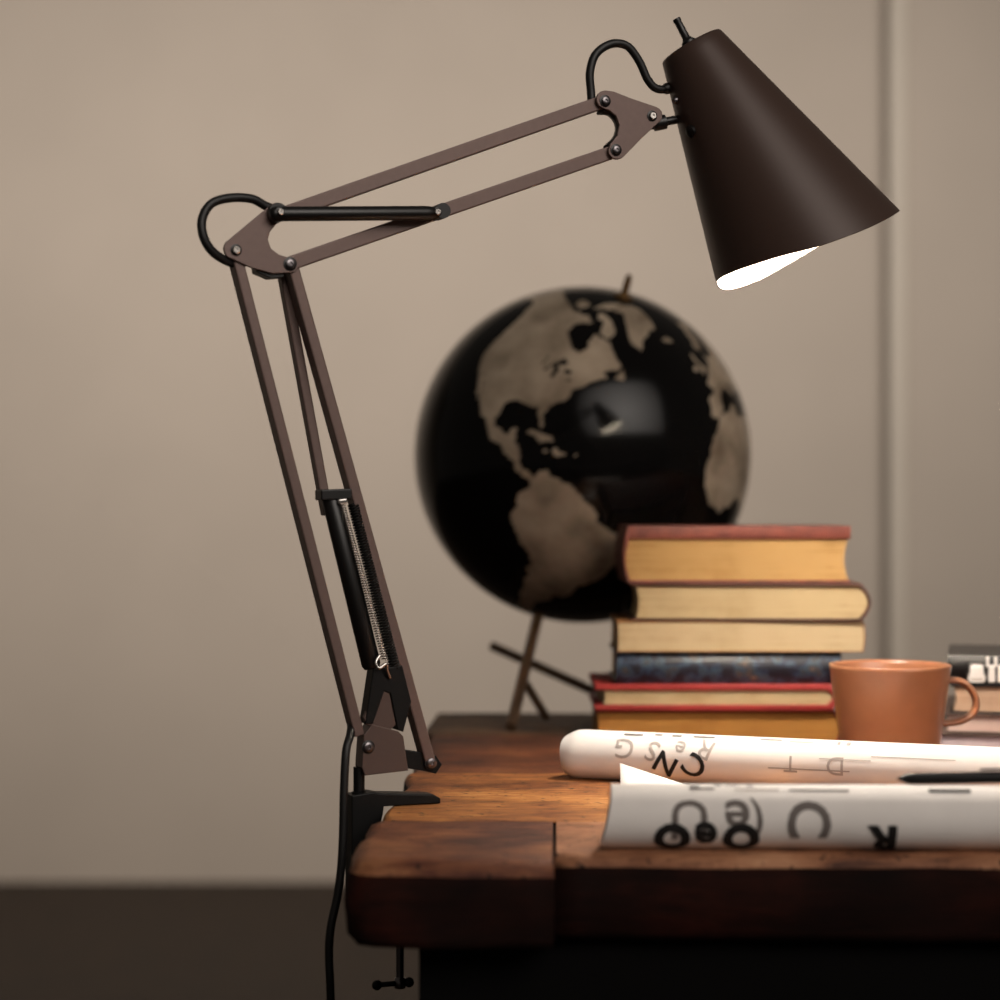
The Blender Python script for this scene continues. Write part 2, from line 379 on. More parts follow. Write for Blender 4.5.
# lower springs
bm = NB(); s0, s1 = L(330, 494, .004), L(372, 668, .004); r = 9.6 * PXM; d = (s1 - s0).length
lathe(bm, [(0, 0), (r * .8, 0), (r, .003), (r, d - .003), (r * .8, d), (0, d)], s0, s1 - s0, 24); obj('spring_sleeve', bm, M_black, lamp)
def coil(name, a, b, off, rpx, wire, turns, m):
    bm = NB(); p, q = L(*a, off), L(*b, off); t = (q - p); ln = t.length; t.normalize(); u = LN; v = t.cross(u); R_ = rpx * PXM
    N_ = turns * 10
    sweep(bm, [p + t * ln * k / N_ + (u * math.cos(2 * PI * k / 10) + v * math.sin(2 * PI * k / 10)) * R_ for k in range(N_ + 1)], wire, 6)
    return obj(name, bm, m, lamp)
coil('spring', (342, 504), (385, 660), .012, 2.6, .0006, 62, M_chrome)
coil('spring', (353, 504), (395, 668), .006, 4.6, .0011, 60, M_blackmetal)
bm = NB(); bar(bm, L(318, 495, .004), L(349, 494, .004), .0085, .018, LN); obj('spring_bracket', bm, M_black, lamp)
bm = NB(); bar(bm, L(338, 502, .013), L(347, 501, .013), .004, .004, LN, .001); obj('spring_hook', bm, M_chrome, lamp)
bm = NB(); sweep(bm, spline([L(380, 655, .013), L(376, 662, .014), L(379, 668, .015), L(386, 664, .015), L(387, 670, .014), L(390, 678, .012)]), .0014, 8); obj('spring_hook', bm, M_chrome, lamp)
bm = NB(); prism(bm, [L(x, y, -.006) for x, y in ((367, 668), (396, 664), (405, 700), (397, 730), (391, 728), (384, 692), (378, 690), (367, 722), (359, 722))], LN * .016, .001); obj('lower_bracket', bm, M_blackmetal, lamp)
# foot bracket
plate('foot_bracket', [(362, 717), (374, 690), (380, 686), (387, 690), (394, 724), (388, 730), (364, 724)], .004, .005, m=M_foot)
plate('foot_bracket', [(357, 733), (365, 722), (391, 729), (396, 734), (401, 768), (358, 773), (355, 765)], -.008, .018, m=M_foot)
plate('pivot_arm', [(396, 748), (416, 751), (431, 754), (437, 763), (431, 772), (418, 769), (398, 766)], -.008, .012, m=M_blackmetal)
screw(368, 747, .010, 5, M_screw)
bm = NB(); lathe(bm, [(0, 0), (.006, 0), (.006, .004), (.0045, .005), (.0045, .024), (0, .024)], L(359, 797), (0, 0, 1), 20); obj('pivot_pin', bm, M_blackmetal, lamp, autosmooth=35)
# clamp: jaw, back, lower arm, screw
def lz(px, z, off=0.0):                          # point of the arm plane at height z
    p = L(px, 800, off); return Vector((p.x, p.y, z))
bm = NB()
zt = DESK + .0004; CD = .018
prof = [lz(345, zt + .010, -CD / 2), lz(366, zt + .012, -CD / 2), lz(374, zt + .0105, -CD / 2), lz(426, zt + .0075, -CD / 2), lz(433, zt + .004, -CD / 2), lz(433, zt, -CD / 2), lz(377, zt, -CD / 2),
        lz(376, zt - .006, -CD / 2), lz(369, zt - .03, -CD / 2), lz(367, DESK - TH - .018, -CD / 2), lz(412, DESK - TH - .018, -CD / 2), lz(414, DESK - TH - .030, -CD / 2), lz(352, DESK - TH - .030, -CD / 2), lz(345, DESK - TH - .022, -CD / 2)]
prism(bm, prof, LN * CD, .001); cl = obj('clamp', bm, M_blackmetal, lamp)
sx = lz(400, 0); zb = CAM_Z - (983 - HZ) / F * sx.y
bm = NB(); zz = DESK - TH - .0006; prof = [(0, zz), (.010, zz), (.010, zz - .003), (.0035, zz - .005)]
k = zz - .006
while k > zb + .004:
    prof += [(.0036, k), (.0029, k - .0009)]; k -= .0018
prof += [(.0045, zb + .004), (.0045, zb - .004), (0, zb - .005)]
lathe(bm, [(r_, z_ - zb) for r_, z_ in prof], (sx.x, sx.y, zb), (0, 0, 1), 20); cs = obj('clamp_screw', bm, M_screw, cl)
bm = NB(); h0, h1 = lz(377, zb), lz(409, zb)
sweep(bm, [h0, h1], .0022, 10)
for h in (h0, h1): bmesh.ops.create_uvsphere(bm, u_segments=12, v_segments=8, radius=.0042, matrix=Matrix.Translation(h))
obj('tommy_bar', bm, M_blackmetal, cl)
# cables
bm = NB(); sweep(bm, spline([L(*a) for a in ((246, 262, .001), (232, 263, .003), (214, 253, .008), (204, 238, .010), (202, 220, .009), (211, 204, .008), (230, 198, .007), (252, 199, .006), (268, 207, .004), (290, 213, .002))]), 4.4 * PXM, 12); obj('cable', bm, M_rubber, lamp)
bm = NB(); sweep(bm, spline([L(*a) for a in ((592, 106, .001), (591, 92, .0), (590, 72, .0), (596, 54, .0), (611, 44, .0), (627, 46, .0), (639, 61, .0), (648, 80, .0), (658, 89, .0), (677, 88, .0))]), 4.4 * PXM, 12); obj('cable', bm, M_rubber, lamp)
cz = L(331, 1010, .016)
bm = NB(); sweep(bm, spline([L(*a) for a in ((352, 722, -.004), (350, 736, .010), (346, 752, .016), (344, 790, .018), (343, 835, .018), (341, 870, .018), (337, 898, .018), (331, 926, .018), (329, 955, .018), (331, 1010, .016))] +
    [Vector((cz.x, cz.y + .03, .45)), Vector((cz.x - .02, cz.y + .1, .1)), Vector((cz.x - .06, cz.y + .25, .006)), Vector((cz.x - .1, cz.y + .6, .005))], 8), .0034, 12); obj('power_cord', bm, M_rubber, lamp)
# shade
YS = L(672, 118).y; sc = YS / F
AX = Vector((.487, 0, -.874)); RX = Vector((.874, 0, .487)); NX = Vector((0, -1, 0)); TP = P(691, 46, YS)
TAN = math.tan(math.radians(15.2)); R0 = 33.0
rim = [(0, 244), (30, 247), (60, 247.5), (90, 241), (117, 229), (150, 219.5), (180, 218), (210, 228), (243, 234), (270, 234), (300, 234), (330, 239)]
def rim_u(th):
    th %= 360; q = rim[-3:] + rim + rim[:3]
    ang = [a - 360 for a, _ in rim[-3:]] + [a for a, _ in rim] + [a + 360 for a, _ in rim[:3]]
    for i in range(1, len(q) - 2):
        if ang[i] <= th <= ang[i + 1]:
            t = (th - ang[i]) / (ang[i + 1] - ang[i]); a, b, c, d = q[i - 1][1], q[i][1], q[i + 1][1], q[i + 2][1]
            return .5 * (2 * b + (c - a) * t + (2 * a - 5 * b + 4 * c - d) * t * t + (3 * b - a - 3 * c + d) * t ** 3)
def cone_pt(u, th, ins=0.0):
    r_ = R0 + u * TAN - ins; t = math.radians(th)
    return TP + sc * (AX * u + (RX * math.cos(t) + NX * math.sin(t)) * r_)
def cone(u_of, ins, n=96, m=24, rnd=0):
    bm = NB(); rings = []
    for i in range(m + 1):
        rings.append([bm.verts.new(cone_pt(u_of(i / m, 360 * k / n), 360 * k / n, ins)) for k in range(n)])
    for A, B in zip(rings, rings[1:]):
        for k in range(n):
            f = bm.faces.new((A[k], A[(k + 1) % n], B[(k + 1) % n], B[k])); f.smooth = True
    return bm, rings
bm, rings = cone(lambda t, th: 2 + (rim_u(th) - 2) * t, 0)
n = 96
edge = [bm.verts.new(cone_pt(rim_u(360 * k / n) + .6, 360 * k / n, .9)) for k in range(n)]
inn = [bm.verts.new(cone_pt(rim_u(360 * k / n) - .2, 360 * k / n, 1.5)) for k in range(n)]
for A, B in ((rings[-1], edge), (edge, inn)):
    for k in range(n): bm.faces.new((A[k], A[(k + 1) % n], B[(k + 1) % n], B[k])).smooth = True
t1 = [bm.verts.new(cone_pt(.6, 360 * k / n, .5)) for k in range(n)]; t2 = [bm.verts.new(cone_pt(0, 360 * k / n, 2)) for k in range(n)]; t3 = [bm.verts.new(cone_pt(1.5, 360 * k / n, 28)) for k in range(n)]
for A, B in ((t1, rings[0]), (t2, t1), (t3, t2)):
    for k in range(n): bm.faces.new((A[k], A[(k + 1) % n], B[(k + 1) % n], B[k])).smooth = True
bm.faces.new(t3)
sh = obj('lamp_shade', bm, M_shade, lamp, autosmooth=40)
bm, rings = cone(lambda t, th: 6 + (rim_u(th) - .2 - 6) * t, 1.5)
bm.faces.new(rings[0]); obj('shade_lining', bm, M_white, sh)
bm = NB(); lathe(bm, [(0, 8), (20, 8), (20, 70), (17, 78), (17, 108), (0, 108)], (0, 0, 0), (0, 0, 1), 24)
bm.transform(Matrix.Translation(TP) @ (AX.to_track_quat('Z', 'Y').to_matrix().to_4x4()) @ Matrix.Scale(sc, 4)); obj('bulb_socket', bm, M_black, sh, autosmooth=35)
bm = NB(); lathe(bm, [(0, 104), (15, 104), (18, 112), (25, 126), (30, 142), (31, 156), (27, 172), (17, 184), (0, 188)], (0, 0, 0), (0, 0, 1), 32)
bm.transform(Matrix.Translation(TP) @ (AX.to_track_quat('Z', 'Y').to_matrix().to_4x4()) @ Matrix.Scale(sc, 4)); obj('light_bulb', bm, M_bulb, sh)
# toggle, grommet, swivel
bm = NB(); tq = P(690, 45, YS); td = (P(678, 22, YS) - P(689, 43, YS)).normalized()
lathe(bm, [(0, -.004), (.0062, -.004), (.0062, .0035), (.0045, .005), (.0034, .007), (.0031, .0215), (.0036, .023), (.0034, .025), (0, .0255)], tq, td, 20); obj('toggle_switch', bm, M_black, sh, autosmooth=40)
bm = NB(); g0, g1 = L(664, 89), P(684, 86, YS)
lathe(bm, [(0, 0), (.0042, 0), (.0048, .002), (.0048, .006), (.0062, .0065), (.0062, .014), (0, .014)], g0, g1 - g0, 20); obj('cable_grommet', bm, M_black, sh, autosmooth=40)
bm = NB(); j0, j1 = L(654, 124), P(694, 116, YS)
lathe(bm, [(0, 0), (.0062, 0), (.0062, .010), (.0036, .011), (.0036, .024), (.006, .0245), (.006, .033), (0, .034)], j0, j1 - j0, 20); obj('swivel_joint', bm, M_black, lamp, autosmooth=40)
bm = NB(); j0 = L(652, 117, -.007); bar(bm, j0, L(655, 125, -.002), .010, .012, LN); obj('swivel_lug', bm, M_black, lamp)
q = cone_pt(78, 148); bm = NB(); nd = (RX * math.cos(math.radians(148)) + NX * math.sin(math.radians(148)))
lathe(bm, [(0, -.001), (.0052, -.001), (.0052, .002), (.003, .0032), (0, .0034)], q, nd, 16); obj('shade_nut', bm, M_black, sh, autosmooth=40)
q = cone_pt(42, 160); bm = NB(); nd = (RX * math.cos(math.radians(160)) + NX * math.sin(math.radians(160)))
lathe(bm, [(0, -.001), (.003, -.001), (.003, .002), (.002, .0032), (0, .0034)], q, nd, 16); obj('shade_screw', bm, M_screw, sh, autosmooth=40)

# ------------------------------------------------------------------ globe
GC = P(582, 455, 2.385); GR = 168 / F * 2.385
gl = thing('desk_globe', 'dark glossy globe with pale continents on wooden rods, behind the books', 'globe', (GC.x, GC.y, DESK))
def sm(poly): return poly
LAND = [
 # north america (lon, lat)
 [(-168,66),(-162,60),(-158,57),(-150,60),(-140,60),(-132,55),(-125,49),(-124,42),(-120,34),(-115,30),(-112,26),(-109,24),(-112,30),(-114,32),(-110,27),(-105,21),(-97,16),(-92,14.5),(-87,12.5),(-84,9.5),(-80,7.5),(-77.5,8),(-80,9.5),(-83,11),(-83.5,15),(-88,16),(-88,21),(-90.5,21),(-91,18.6),(-95,18.5),(-97.5,22),(-97,27),(-94,29.5),(-89,30),(-84,30),(-82.5,27),(-80.5,25.3),(-80.3,28),(-81,31.5),(-76,35),(-75,38.5),(-71,41.5),(-67,44.5),(-61,46),(-65,48.5),(-60,50),(-56,52),(-60,55),(-64,60),(-70,61),(-77,62),(-78,58),(-76,56),(-79,52),(-82,53),(-86,56),(-93,58.5),(-94,62),(-88,65),(-84,68),(-92,69),(-105,68),(-115,69),(-125,70),(-140,70),(-156,71)],
 [(-73,63),(-66,62),(-64,66),(-68,70),(-78,73),(-85,72),(-82,70),(-74,68)],
 [(-95,73),(-88,76),(-80,77),(-72,79),(-62,82.5),(-75,83),(-90,81),(-95,78)],
 [(-118,72),(-105,71),(-102,74),(-115,76),(-124,74)],
 [(-59.5,47.5),(-55.5,51.5),(-53,47)],
 [(-85,22),(-80,23.2),(-74,20.2),(-78,20.8)],[(-74,18.2),(-73,20),(-68.5,18.5),(-71,17.8)],[(-78.3,18),(-77,18.5),(-76.3,18)],[(-67,18.4),(-65.7,18.2),(-67,18)],
 # greenland, iceland
 [(-73,78),(-60,82),(-35,83.5),(-20,81),(-20,75),(-24,70),(-33,68),(-40,65),(-43.5,60),(-49,61.5),(-53,66),(-54,70),(-60,76)],
 [(-24,65.5),(-18,66.3),(-13.8,65),(-19,63.4)],
 # south america
 [(-77.5,8),(-75.5,10.8),(-71.8,12.3),(-70,11.5),(-64,10.5),(-60,8.5),(-54,6),(-51,4),(-50,0),(-44,-2.5),(-38,-4),(-35,-7),(-37,-12),(-39,-17),(-41,-22),(-48,-26),(-50,-30),(-54,-34.5),(-58,-34.5),(-57,-38),(-62,-39),(-65,-43),(-66,-47),(-69,-51),(-66,-55),(-72,-54),(-75,-48),(-73,-40),(-71.5,-30),(-70.3,-19),(-76,-14),(-81,-6),(-80,0),(-77.5,4)],
 # africa
 [(-6,35.8),(10,37),(11,33.5),(20,31),(30,31.2),(34,28),(37,20),(43,12),(51,11.5),(45,2),(40,-4),(40,-15),(35,-20),(32,-28),(26,-34),(18,-34),(14,-22),(12,-14),(13,-6),(9.5,1),(9,4),(4,6.3),(-4,5),(-8,4.5),(-13,8),(-17,14),(-16.5,20),(-14,26),(-9.5,31)],
 # europe
 [(-9,37),(-9,43),(-2,43.5),(-1,46),(-4.5,48.3),(2,51),(8,54),(8,57),(12,56),(20,55),(28,60),(40,66),(30,70),(20,69.5),(12,65),(5,61),(7,58),(11,59),(17,61),(24,66),(60,68),(60,40),(30,41),(24,38),(20,41),(13,45),(17,40),(10,44),(3,43),(-1,38),(-5,36)],
 [(-5,50),(1,51.3),(0,53),(-2,56),(-4,58.5),(-6,57),(-3,54),(-5,52)],[(-10,52),(-6,52.2),(-6,55),(-9.5,54)],
]
LAND = [[(-81 + (a + 81) * .86, b) for a, b in q] if min(p[1] for p in q) < -50 else q for q in LAND]
def inpoly(x, y, pl):
    c = False; j = len(pl) - 1
    for i in range(len(pl)):
        (xi, yi), (xj, yj) = pl[i], pl[j]
        if (yi > y) != (yj > y) and x < (xj - xi) * (y - yi) / (yj - yi) + xi: c = not c
        j = i
    return c
BB = [(min(p[0] for p in q), max(p[0] for p in q), min(p[1] for p in q), max(p[1] for p in q)) for q in LAND]
def island(lon, lat):
    v = Vector((math.cos(math.radians(lat)) * math.cos(math.radians(lon)), math.cos(math.radians(lat)) * math.sin(math.radians(lon)), math.sin(math.radians(lat))))
    dx = 1.6 * noise.noise(v * 14) ; dy = 1.6 * noise.noise(v * 14 + Vector((5, 3, 1)))
    lo, la = lon + dx, lat + dy
    for q, b in zip(LAND, BB):
        if b[0] <= lo <= b[1] and b[2] <= la <= b[3] and inpoly(lo, la, q):
            # great lakes
            if (-92 < lo < -76 and 41.5 < la < 48.5 and noise.noise(v * 26 + Vector((2, 0, 0))) > .16): return 0.0
            return 1.0
    return 0.0
# orientation: sub-viewer point lon -57, lat 22; pole leaning 14 deg to the right
def globe_dir(lon, lat):
    lo = math.radians(lon + 62); la = math.radians(lat); s = math.radians(22)
    x = math.cos(la) * math.sin(lo); z = math.sin(la); y = -math.cos(la) * math.cos(lo)     # y towards camera is -
    y2 = y * math.cos(s) - z * math.sin(s); z2 = z * math.cos(s) + y * math.sin(s) * 1.0
    z2 = z * math.cos(s) + y * math.sin(s); y2 = y * math.cos(s) - z * math.sin(s)
    k = math.radians(14); X = x * math.cos(k) + z2 * math.sin(k); Z = -x * math.sin(k) + z2 * math.cos(k)
    return Vector((X, y2, Z))
bm = NB(); NLO, NLA = 480, 240; col = []
lay = bm.verts.layers.float.new('land'); grid = []
for i in range(NLA + 1):
    la = -90 + 180 * i / NLA; row = []
    if i in (0, NLA):
        v = bm.verts.new(GC + globe_dir(0, la) * GR); row = [v] * NLO
    else:
        for k in range(NLO):
            lo = -180 + 360 * k / NLO
            v = bm.verts.new(GC + globe_dir(lo, la) * GR)
            v[lay] = island(lo, la) if -140 < lo < 65 or lo < -120 else (1.0 if inpoly(lo, la, [(60,68),(100,76),(178,68),(160,60),(140,52),(122,38),(120,25),(108,12),(100,14),(90,22),(78,8),(72,20),(60,25),(60,40)]) else 0.0)
            row.append(v)
    grid.append(row)
for i in range(NLA):
    for k in range(NLO):
        q = [grid[i][k], grid[i][(k + 1) % NLO], grid[i + 1][(k + 1) % NLO], grid[i + 1][k]]
        u = []
        for v in q:
            if v not in u: u.append(v)
        bm.faces.new(u).smooth = True
M_globe = bpy.data.materials.new('globe_print'); M_globe.use_nodes = True; nt = M_globe.node_tree; b = nt.nodes['Principled BSDF']
at = nt.nodes.new('ShaderNodeAttribute'); at.attribute_name = 'land'
nz = nt.nodes.new('ShaderNodeTexNoise'); nz.inputs['Scale'].default_value = 22; nz.inputs['Detail'].default_value = 5
tcn = nt.nodes.new('ShaderNodeTexCoord'); nt.links.new(tcn.outputs['Object'], nz.inputs[0])
rp = nt.nodes.new('ShaderNodeValToRGB'); rp.color_ramp.elements[0].position = .3; rp.color_ramp.elements[0].color = S((112, 98, 82)); rp.color_ramp.elements[1].position = .7; rp.color_ramp.elements[1].color = S((172, 156, 136))
nt.links.new(nz.outputs[0], rp.inputs[0])
mx = nt.nodes.new('ShaderNodeMix'); mx.data_type = 'RGBA'; nt.links.new(at.outputs['Fac'], mx.inputs[0]); mx.inputs[6].default_value = S((10, 9, 9)); nt.links.new(rp.outputs[0], mx.inputs[7])
nt.links.new(mx.outputs[2], b.inputs['Base Color']); b.inputs['Roughness'].default_value = .13; b.inputs['Specular IOR Level'].default_value = .18
obj('sphere', bm, M_globe, gl, recalc=True)
bm = NB(); pd = globe_dir(0, 90)
lathe(bm, [(0, -.004), (.011, -.004), (.011, .002), (.006, .004), (.0042, .006), (.0042, .020), (.0030, .026), (0, .028)], GC + pd * GR, pd, 20); obj('axis_pin', bm, M_brass, gl, autosmooth=40)
def rod(name, a, b, r=.0052):
    bm = NB(); a, b = Vector(a), Vector(b); sweep(bm, [a + (b - a) * k / 6 for k in range(7)], r, 12); return obj(name, bm, M_stand, gl, autosmooth=50)
def onfloor(px, py):
    Y = F * (CAM_Z - DESK) / (py - HZ); return P(px, py, Y) + Vector((0, 0, .0062))
rod('stand_rod', onfloor(511, 733), P(539, 611, 2.335), .0062)
rod('stand_rod', onfloor(547, 724), P(526, 684, 2.262), .0048)
rod('stand_rod', P(492, 646, 2.40), onfloor(655, 724), .0055)
rod('stand_rod', onfloor(664, 722), P(618, 612, 2.37), .0062)

# ------------------------------------------------------------------ books
def zpx(py, Y): return CAM_Z - (py - HZ) / F * Y
def section(w_, h, bd, spine, rnd, over, concave, bt=None):
    bt = bt or bd
    """cross-section of a closed book lying flat, x from fore-edge(0) to spine(w_) -> page outline, cover outline"""
    pg = [(over, bd), (w_ - bd - rnd, bd)]
    n = 8
    for k in range(1, n):
        t = k / n; pg.append((w_ - bd - rnd + rnd * math.sin(PI * t) * 1.0, bd + (h - bd - bt) * t))
    pg += [(w_ - bd - rnd, h - bt), (over, h - bt)]
    for k in range(1, n):
        t = k / n; pg.append((over + concave * math.sin(PI * t), h - bt - (h - bd - bt) * t))
    cv = [(0, 0), (w_ - rnd - bd, 0)]
    for k in range(0, n + 1):
        t = k / n; cv.append((w_ - rnd - bd * .2 + (rnd + bd * .2) * math.sin(PI * t), h * t))
    cv += [(w_ - rnd - bd, h), (0, h), (0, h - bt), (w_ - bd - rnd, h - bt)]
    for k in range(1, n):
        t = k / n; cv.append((w_ - bd - rnd + (rnd + .0003) * math.sin(PI * t), h - bt - (h - bd - bt) * t))
    cv += [(w_ - bd - rnd, bd), (0, bd)]
    return pg, cv
def book(name, label, x0, x1, z0, z1, Y, depth, cover, pagem, spine='R', bd=.0022, rnd=.006, over=.003, concave=.003, yaw=0, facing='end', group=None, inset=.003, cat='book', bt=None):
    """x0,x1 in metres; facing 'end' = head of the page block to the viewer, 'spine' = spine to the viewer"""
    cx = (x0 + x1) / 2; r = thing(name, label, cat, (cx, Y + depth / 2, z0), group)
    wd = (x1 - x0) if facing == 'end' else depth; h = z1 - z0 - .0002
    pg, cv = section(wd, h, bd, spine, rnd, over, concave, bt)
    def m(x, z, y):
        if facing == 'end':
            xx = x0 + x if spine == 'R' else x1 - x
            return Vector((xx, Y + y, z0 + z))
        return Vector((x0 + y, Y + wd - x, z0 + z))
    ln = depth if facing == 'end' else (x1 - x0)
    bm = NB(); prism(bm, [m(x, z, 0) for x, z in cv], m(0, 0, ln) - m(0, 0, 0), .0004); cvo = obj('cover', bm, cover, r, autosmooth=40)
    bm = NB(); prism(bm, [m(x, z, inset) for x, z in pg], m(0, 0, ln - 2 * inset) - m(0, 0, 0), 0); obj('page_block', bm, pagem, r, autosmooth=40)
    if yaw: turn(r, (x0, Y), yaw)
    return r, cvo
def turn(r, corner, yaw):
    a = math.radians(yaw); v = Vector((r.location.x - corner[0], r.location.y - corner[1], 0)); v = Matrix.Rotation(a, 3, 'Z') @ v
    r.location = (corner[0] + v.x, corner[1] + v.y, r.location.z); r.rotation_euler = (0, 0, a)
def X(px, Y): return (px - 500) / F * Y
G1 = 'old books stacked beside the globe'
YB = 2.06
mk = lambda n, c, r=.55, a=.15: mat(n, c, r, noise_amt=a, noise_scale=60, bump=.2)
c_red = mk('worn_red_brown_cloth', (104, 48, 35), .6, .3); c_brn = mk('dark_brown_leather', (66, 36, 24)); c_tan = mk('tan_paper_cover', (150, 104, 62))
c_scar = mk('scarlet_cloth', (146, 42, 38)); c_mar = mk('maroon_cloth', (118, 46, 34))
p_gold = pages('golden_page_edges', (174, 138, 88), (146, 108, 62)); p_cream = pages('cream_page_edges', (180, 158, 120), (154, 128, 88))
p_pale = pages('pale_page_edges', (188, 166, 130), (168, 144, 106)); p_oran = pages('ochre_page_edges', (160, 112, 54), (134, 88, 38))
# marbled spine
M_marb = bpy.data.materials.new('marbled_blue_black_spine'); M_marb.use_nodes = True; nt = M_marb.node_tree; b = nt.nodes['Principled BSDF']; b.inputs['Roughness'].default_value = .4
tcn = nt.nodes.new('ShaderNodeTexCoord'); nz = nt.nodes.new('ShaderNodeTexNoise'); nz.inputs['Scale'].default_value = 85; nz.inputs['Detail'].default_value = 2; nt.links.new(tcn.outputs['Object'], nz.inputs[0])
rp = nt.nodes.new('ShaderNodeValToRGB'); cr = rp.color_ramp; cr.elements[0].position = .30; cr.elements[0].color = S((16, 18, 26)); cr.elements[1].position = .78; cr.elements[1].color = S((110, 88, 70))
for p_, c_ in ((.46, (20, 22, 34)), (.52, (34, 48, 70)), (.58, (52, 68, 78)), (.64, (34, 36, 44))):
    e = cr.elements.new(p_); e.color = S(c_)
nt.links.new(nz.outputs[0], rp.inputs[0]); nt.links.new(rp.outputs[0], b.inputs['Base Color'])
zs = {k: zpx(k, YB) for k in (710, 684, 652, 621, 583, 526)}
book('book', 'ochre-edged book lowest in the tall stack, under the red book', X(596, YB), X(842, YB), DESK, zs[710], YB, .145, c_mar, p_oran, 'R', bd=.0022, over=.002, concave=.001, yaw=0, group=G1)
book('book', 'thin scarlet book second from the bottom of the tall stack', X(595, YB), X(838, YB), zs[710], zs[684], YB - .004, .145, c_scar, p_cream, 'R', bd=.0055, over=.008, concave=.002, group=G1)
book('book', 'dark book with marbled blue spine facing out, in the tall stack', X(616, YB), X(842, YB), zs[684], zs[652], YB, .13, M_marb, p_gold, facing='spine', rnd=.005, bd=.0025, group=G1)
book('book', 'thin cream-paged book third from the top, lying on the marbled spine', X(617, YB), X(865, YB), zs[652], zs[621], YB - .002, .128, c_tan, p_pale, 'R', bd=.0012, rnd=.0015, over=.001, concave=.0005, inset=.001, group=G1)
book('book', 'cream-paged book with rounded dark brown spine second from the top', X(631, YB), X(870, YB), zs[621], zs[583], YB - .001, .126, c_brn, p_cream, 'R', bd=.0028, rnd=.009, over=.005, concave=.003, yaw=-1.2, group=G1)
book('book', 'thick red-brown book with golden page edges on top of the stack', X(623, YB), X(851, YB), zs[583], zs[526], YB, .128, c_red, p_gold, 'L', bd=.0028, rnd=.004, over=.002, concave=.004, yaw=.6, group=G1, bt=.0125)

G2 = 'books behind the mug at the right'
YR = 1.99
c_blk = mk('black_gloss_cover', (18, 15, 15), .35, .1); c_pk = mk('dusty_pink_cover', (150, 118, 108), .6, .1); c_gr = mk('grey_brown_cover', (84, 66, 58), .6, .15)
p_pink = pages('pinkish_page_edges', (206, 178, 166), (178, 146, 134)); p_lil = pages('greyish_page_edges', (214, 194, 196), (186, 164, 166)); p_tan = pages('tan_page_edges', (190, 158, 132), (160, 126, 100))
z4 = [DESK, zpx(733, YR), zpx(713, YR), zpx(684, YR), zpx(655, YR)]
book('book', 'pale grey-edged book lowest behind the mug handle', X(936, YR), X(1190, YR), z4[0], z4[1], YR, .2, c_gr, p_lil, 'R', bd=.002, over=.003, yaw=-13, group=G2)
book('book', 'thin pinkish-edged book second from the bottom behind the mug handle', X(944, YR), X(1185, YR), z4[1], z4[2], YR, .19, c_gr, p_pink, 'R', bd=.002, over=.003, yaw=-13, group=G2)
book('book', 'tan-edged book lying under the black lettered book, behind the mug', X(950, YR), X(1180, YR), z4[2], z4[3], YR, .19, c_blk, p_tan, 'R', bd=.002, over=.003, yaw=-13, group=G2)
br, bc = book('book', 'black book with bold white printing on its spine, behind the mug', X(947, YR), X(1170, YR), z4[3], z4[4], YR, .16, c_blk, p_cream, facing='spine', rnd=.003, bd=.0025, group=G2)
M_wprint = mat('white_print', (235, 228, 222), .6)
bm = NB()
def decal(x0, x1, y0, y1, bev=.001):
    box(bm, X(x0, YR), X(x1, YR), YR - .0006, YR + .004, zpx(y1, YR), zpx(y0, YR), bev)
decal(967, 985, 663, 682, .004); decal(987, 994, 664, 682, .0015); decal(996, 1003, 664, 682, .0015)
for k in range(7): decal(985 + k * 8, 988 + k * 8, 656, 666, .0006)
decal(1006, 1014, 664, 682, .0015); decal(1018, 1040, 664, 682, .003)
obj('spine_print', bm, M_wprint, bc); turn(br, (X(947, YR), YR), -13)

# ------------------------------------------------------------------ mug
YM = 1.90; MC = P(890, 700, YM); k = YM / F
mg = thing('coffee_mug', 'terracotta brown mug with a round handle, in front of the books', 'mug', (MC.x, MC.y, DESK))
zr = zpx(664, YM) - DESK
bm = NB(); rt, rb = 60.5 * k, 46.5 * k
lathe(bm, [(0, .0025), (rb * .78, .0025), (rb * .80, .0), (rb * .90, .0), (rb, .003)] + [(rb + (rt - rb) * t, .003 + (zr - .004) * t) for t in (.1, .25, .4, .55, .7, .85, .97)] +
      [(rt, zr - .001), (rt - .001, zr), (rt - .0028, zr - .0004), (rt - .0038, zr - .003)] + [(rb - .004 + (rt - rb) * t, .003 + (zr - .004) * t) for t in (.85, .6, .3, .08)] + [(rb * .7, .0055), (0, .005)], (MC.x, MC.y, DESK), (0, 0, 1), 72)
obj('body', bm, M_mug, mg, autosmooth=60)
bm = NB(); hp = [(937, 683), (948, 680), (962, 682), (972, 691), (976, 703), (972, 714), (960, 721), (946, 723), (932, 723)]
sweep(bm, spline([P(x, y, YM) for x, y in hp]), .0032, 14, up=(0, 0, 1), ry=.0075); obj('handle', bm, M_mug, mg)

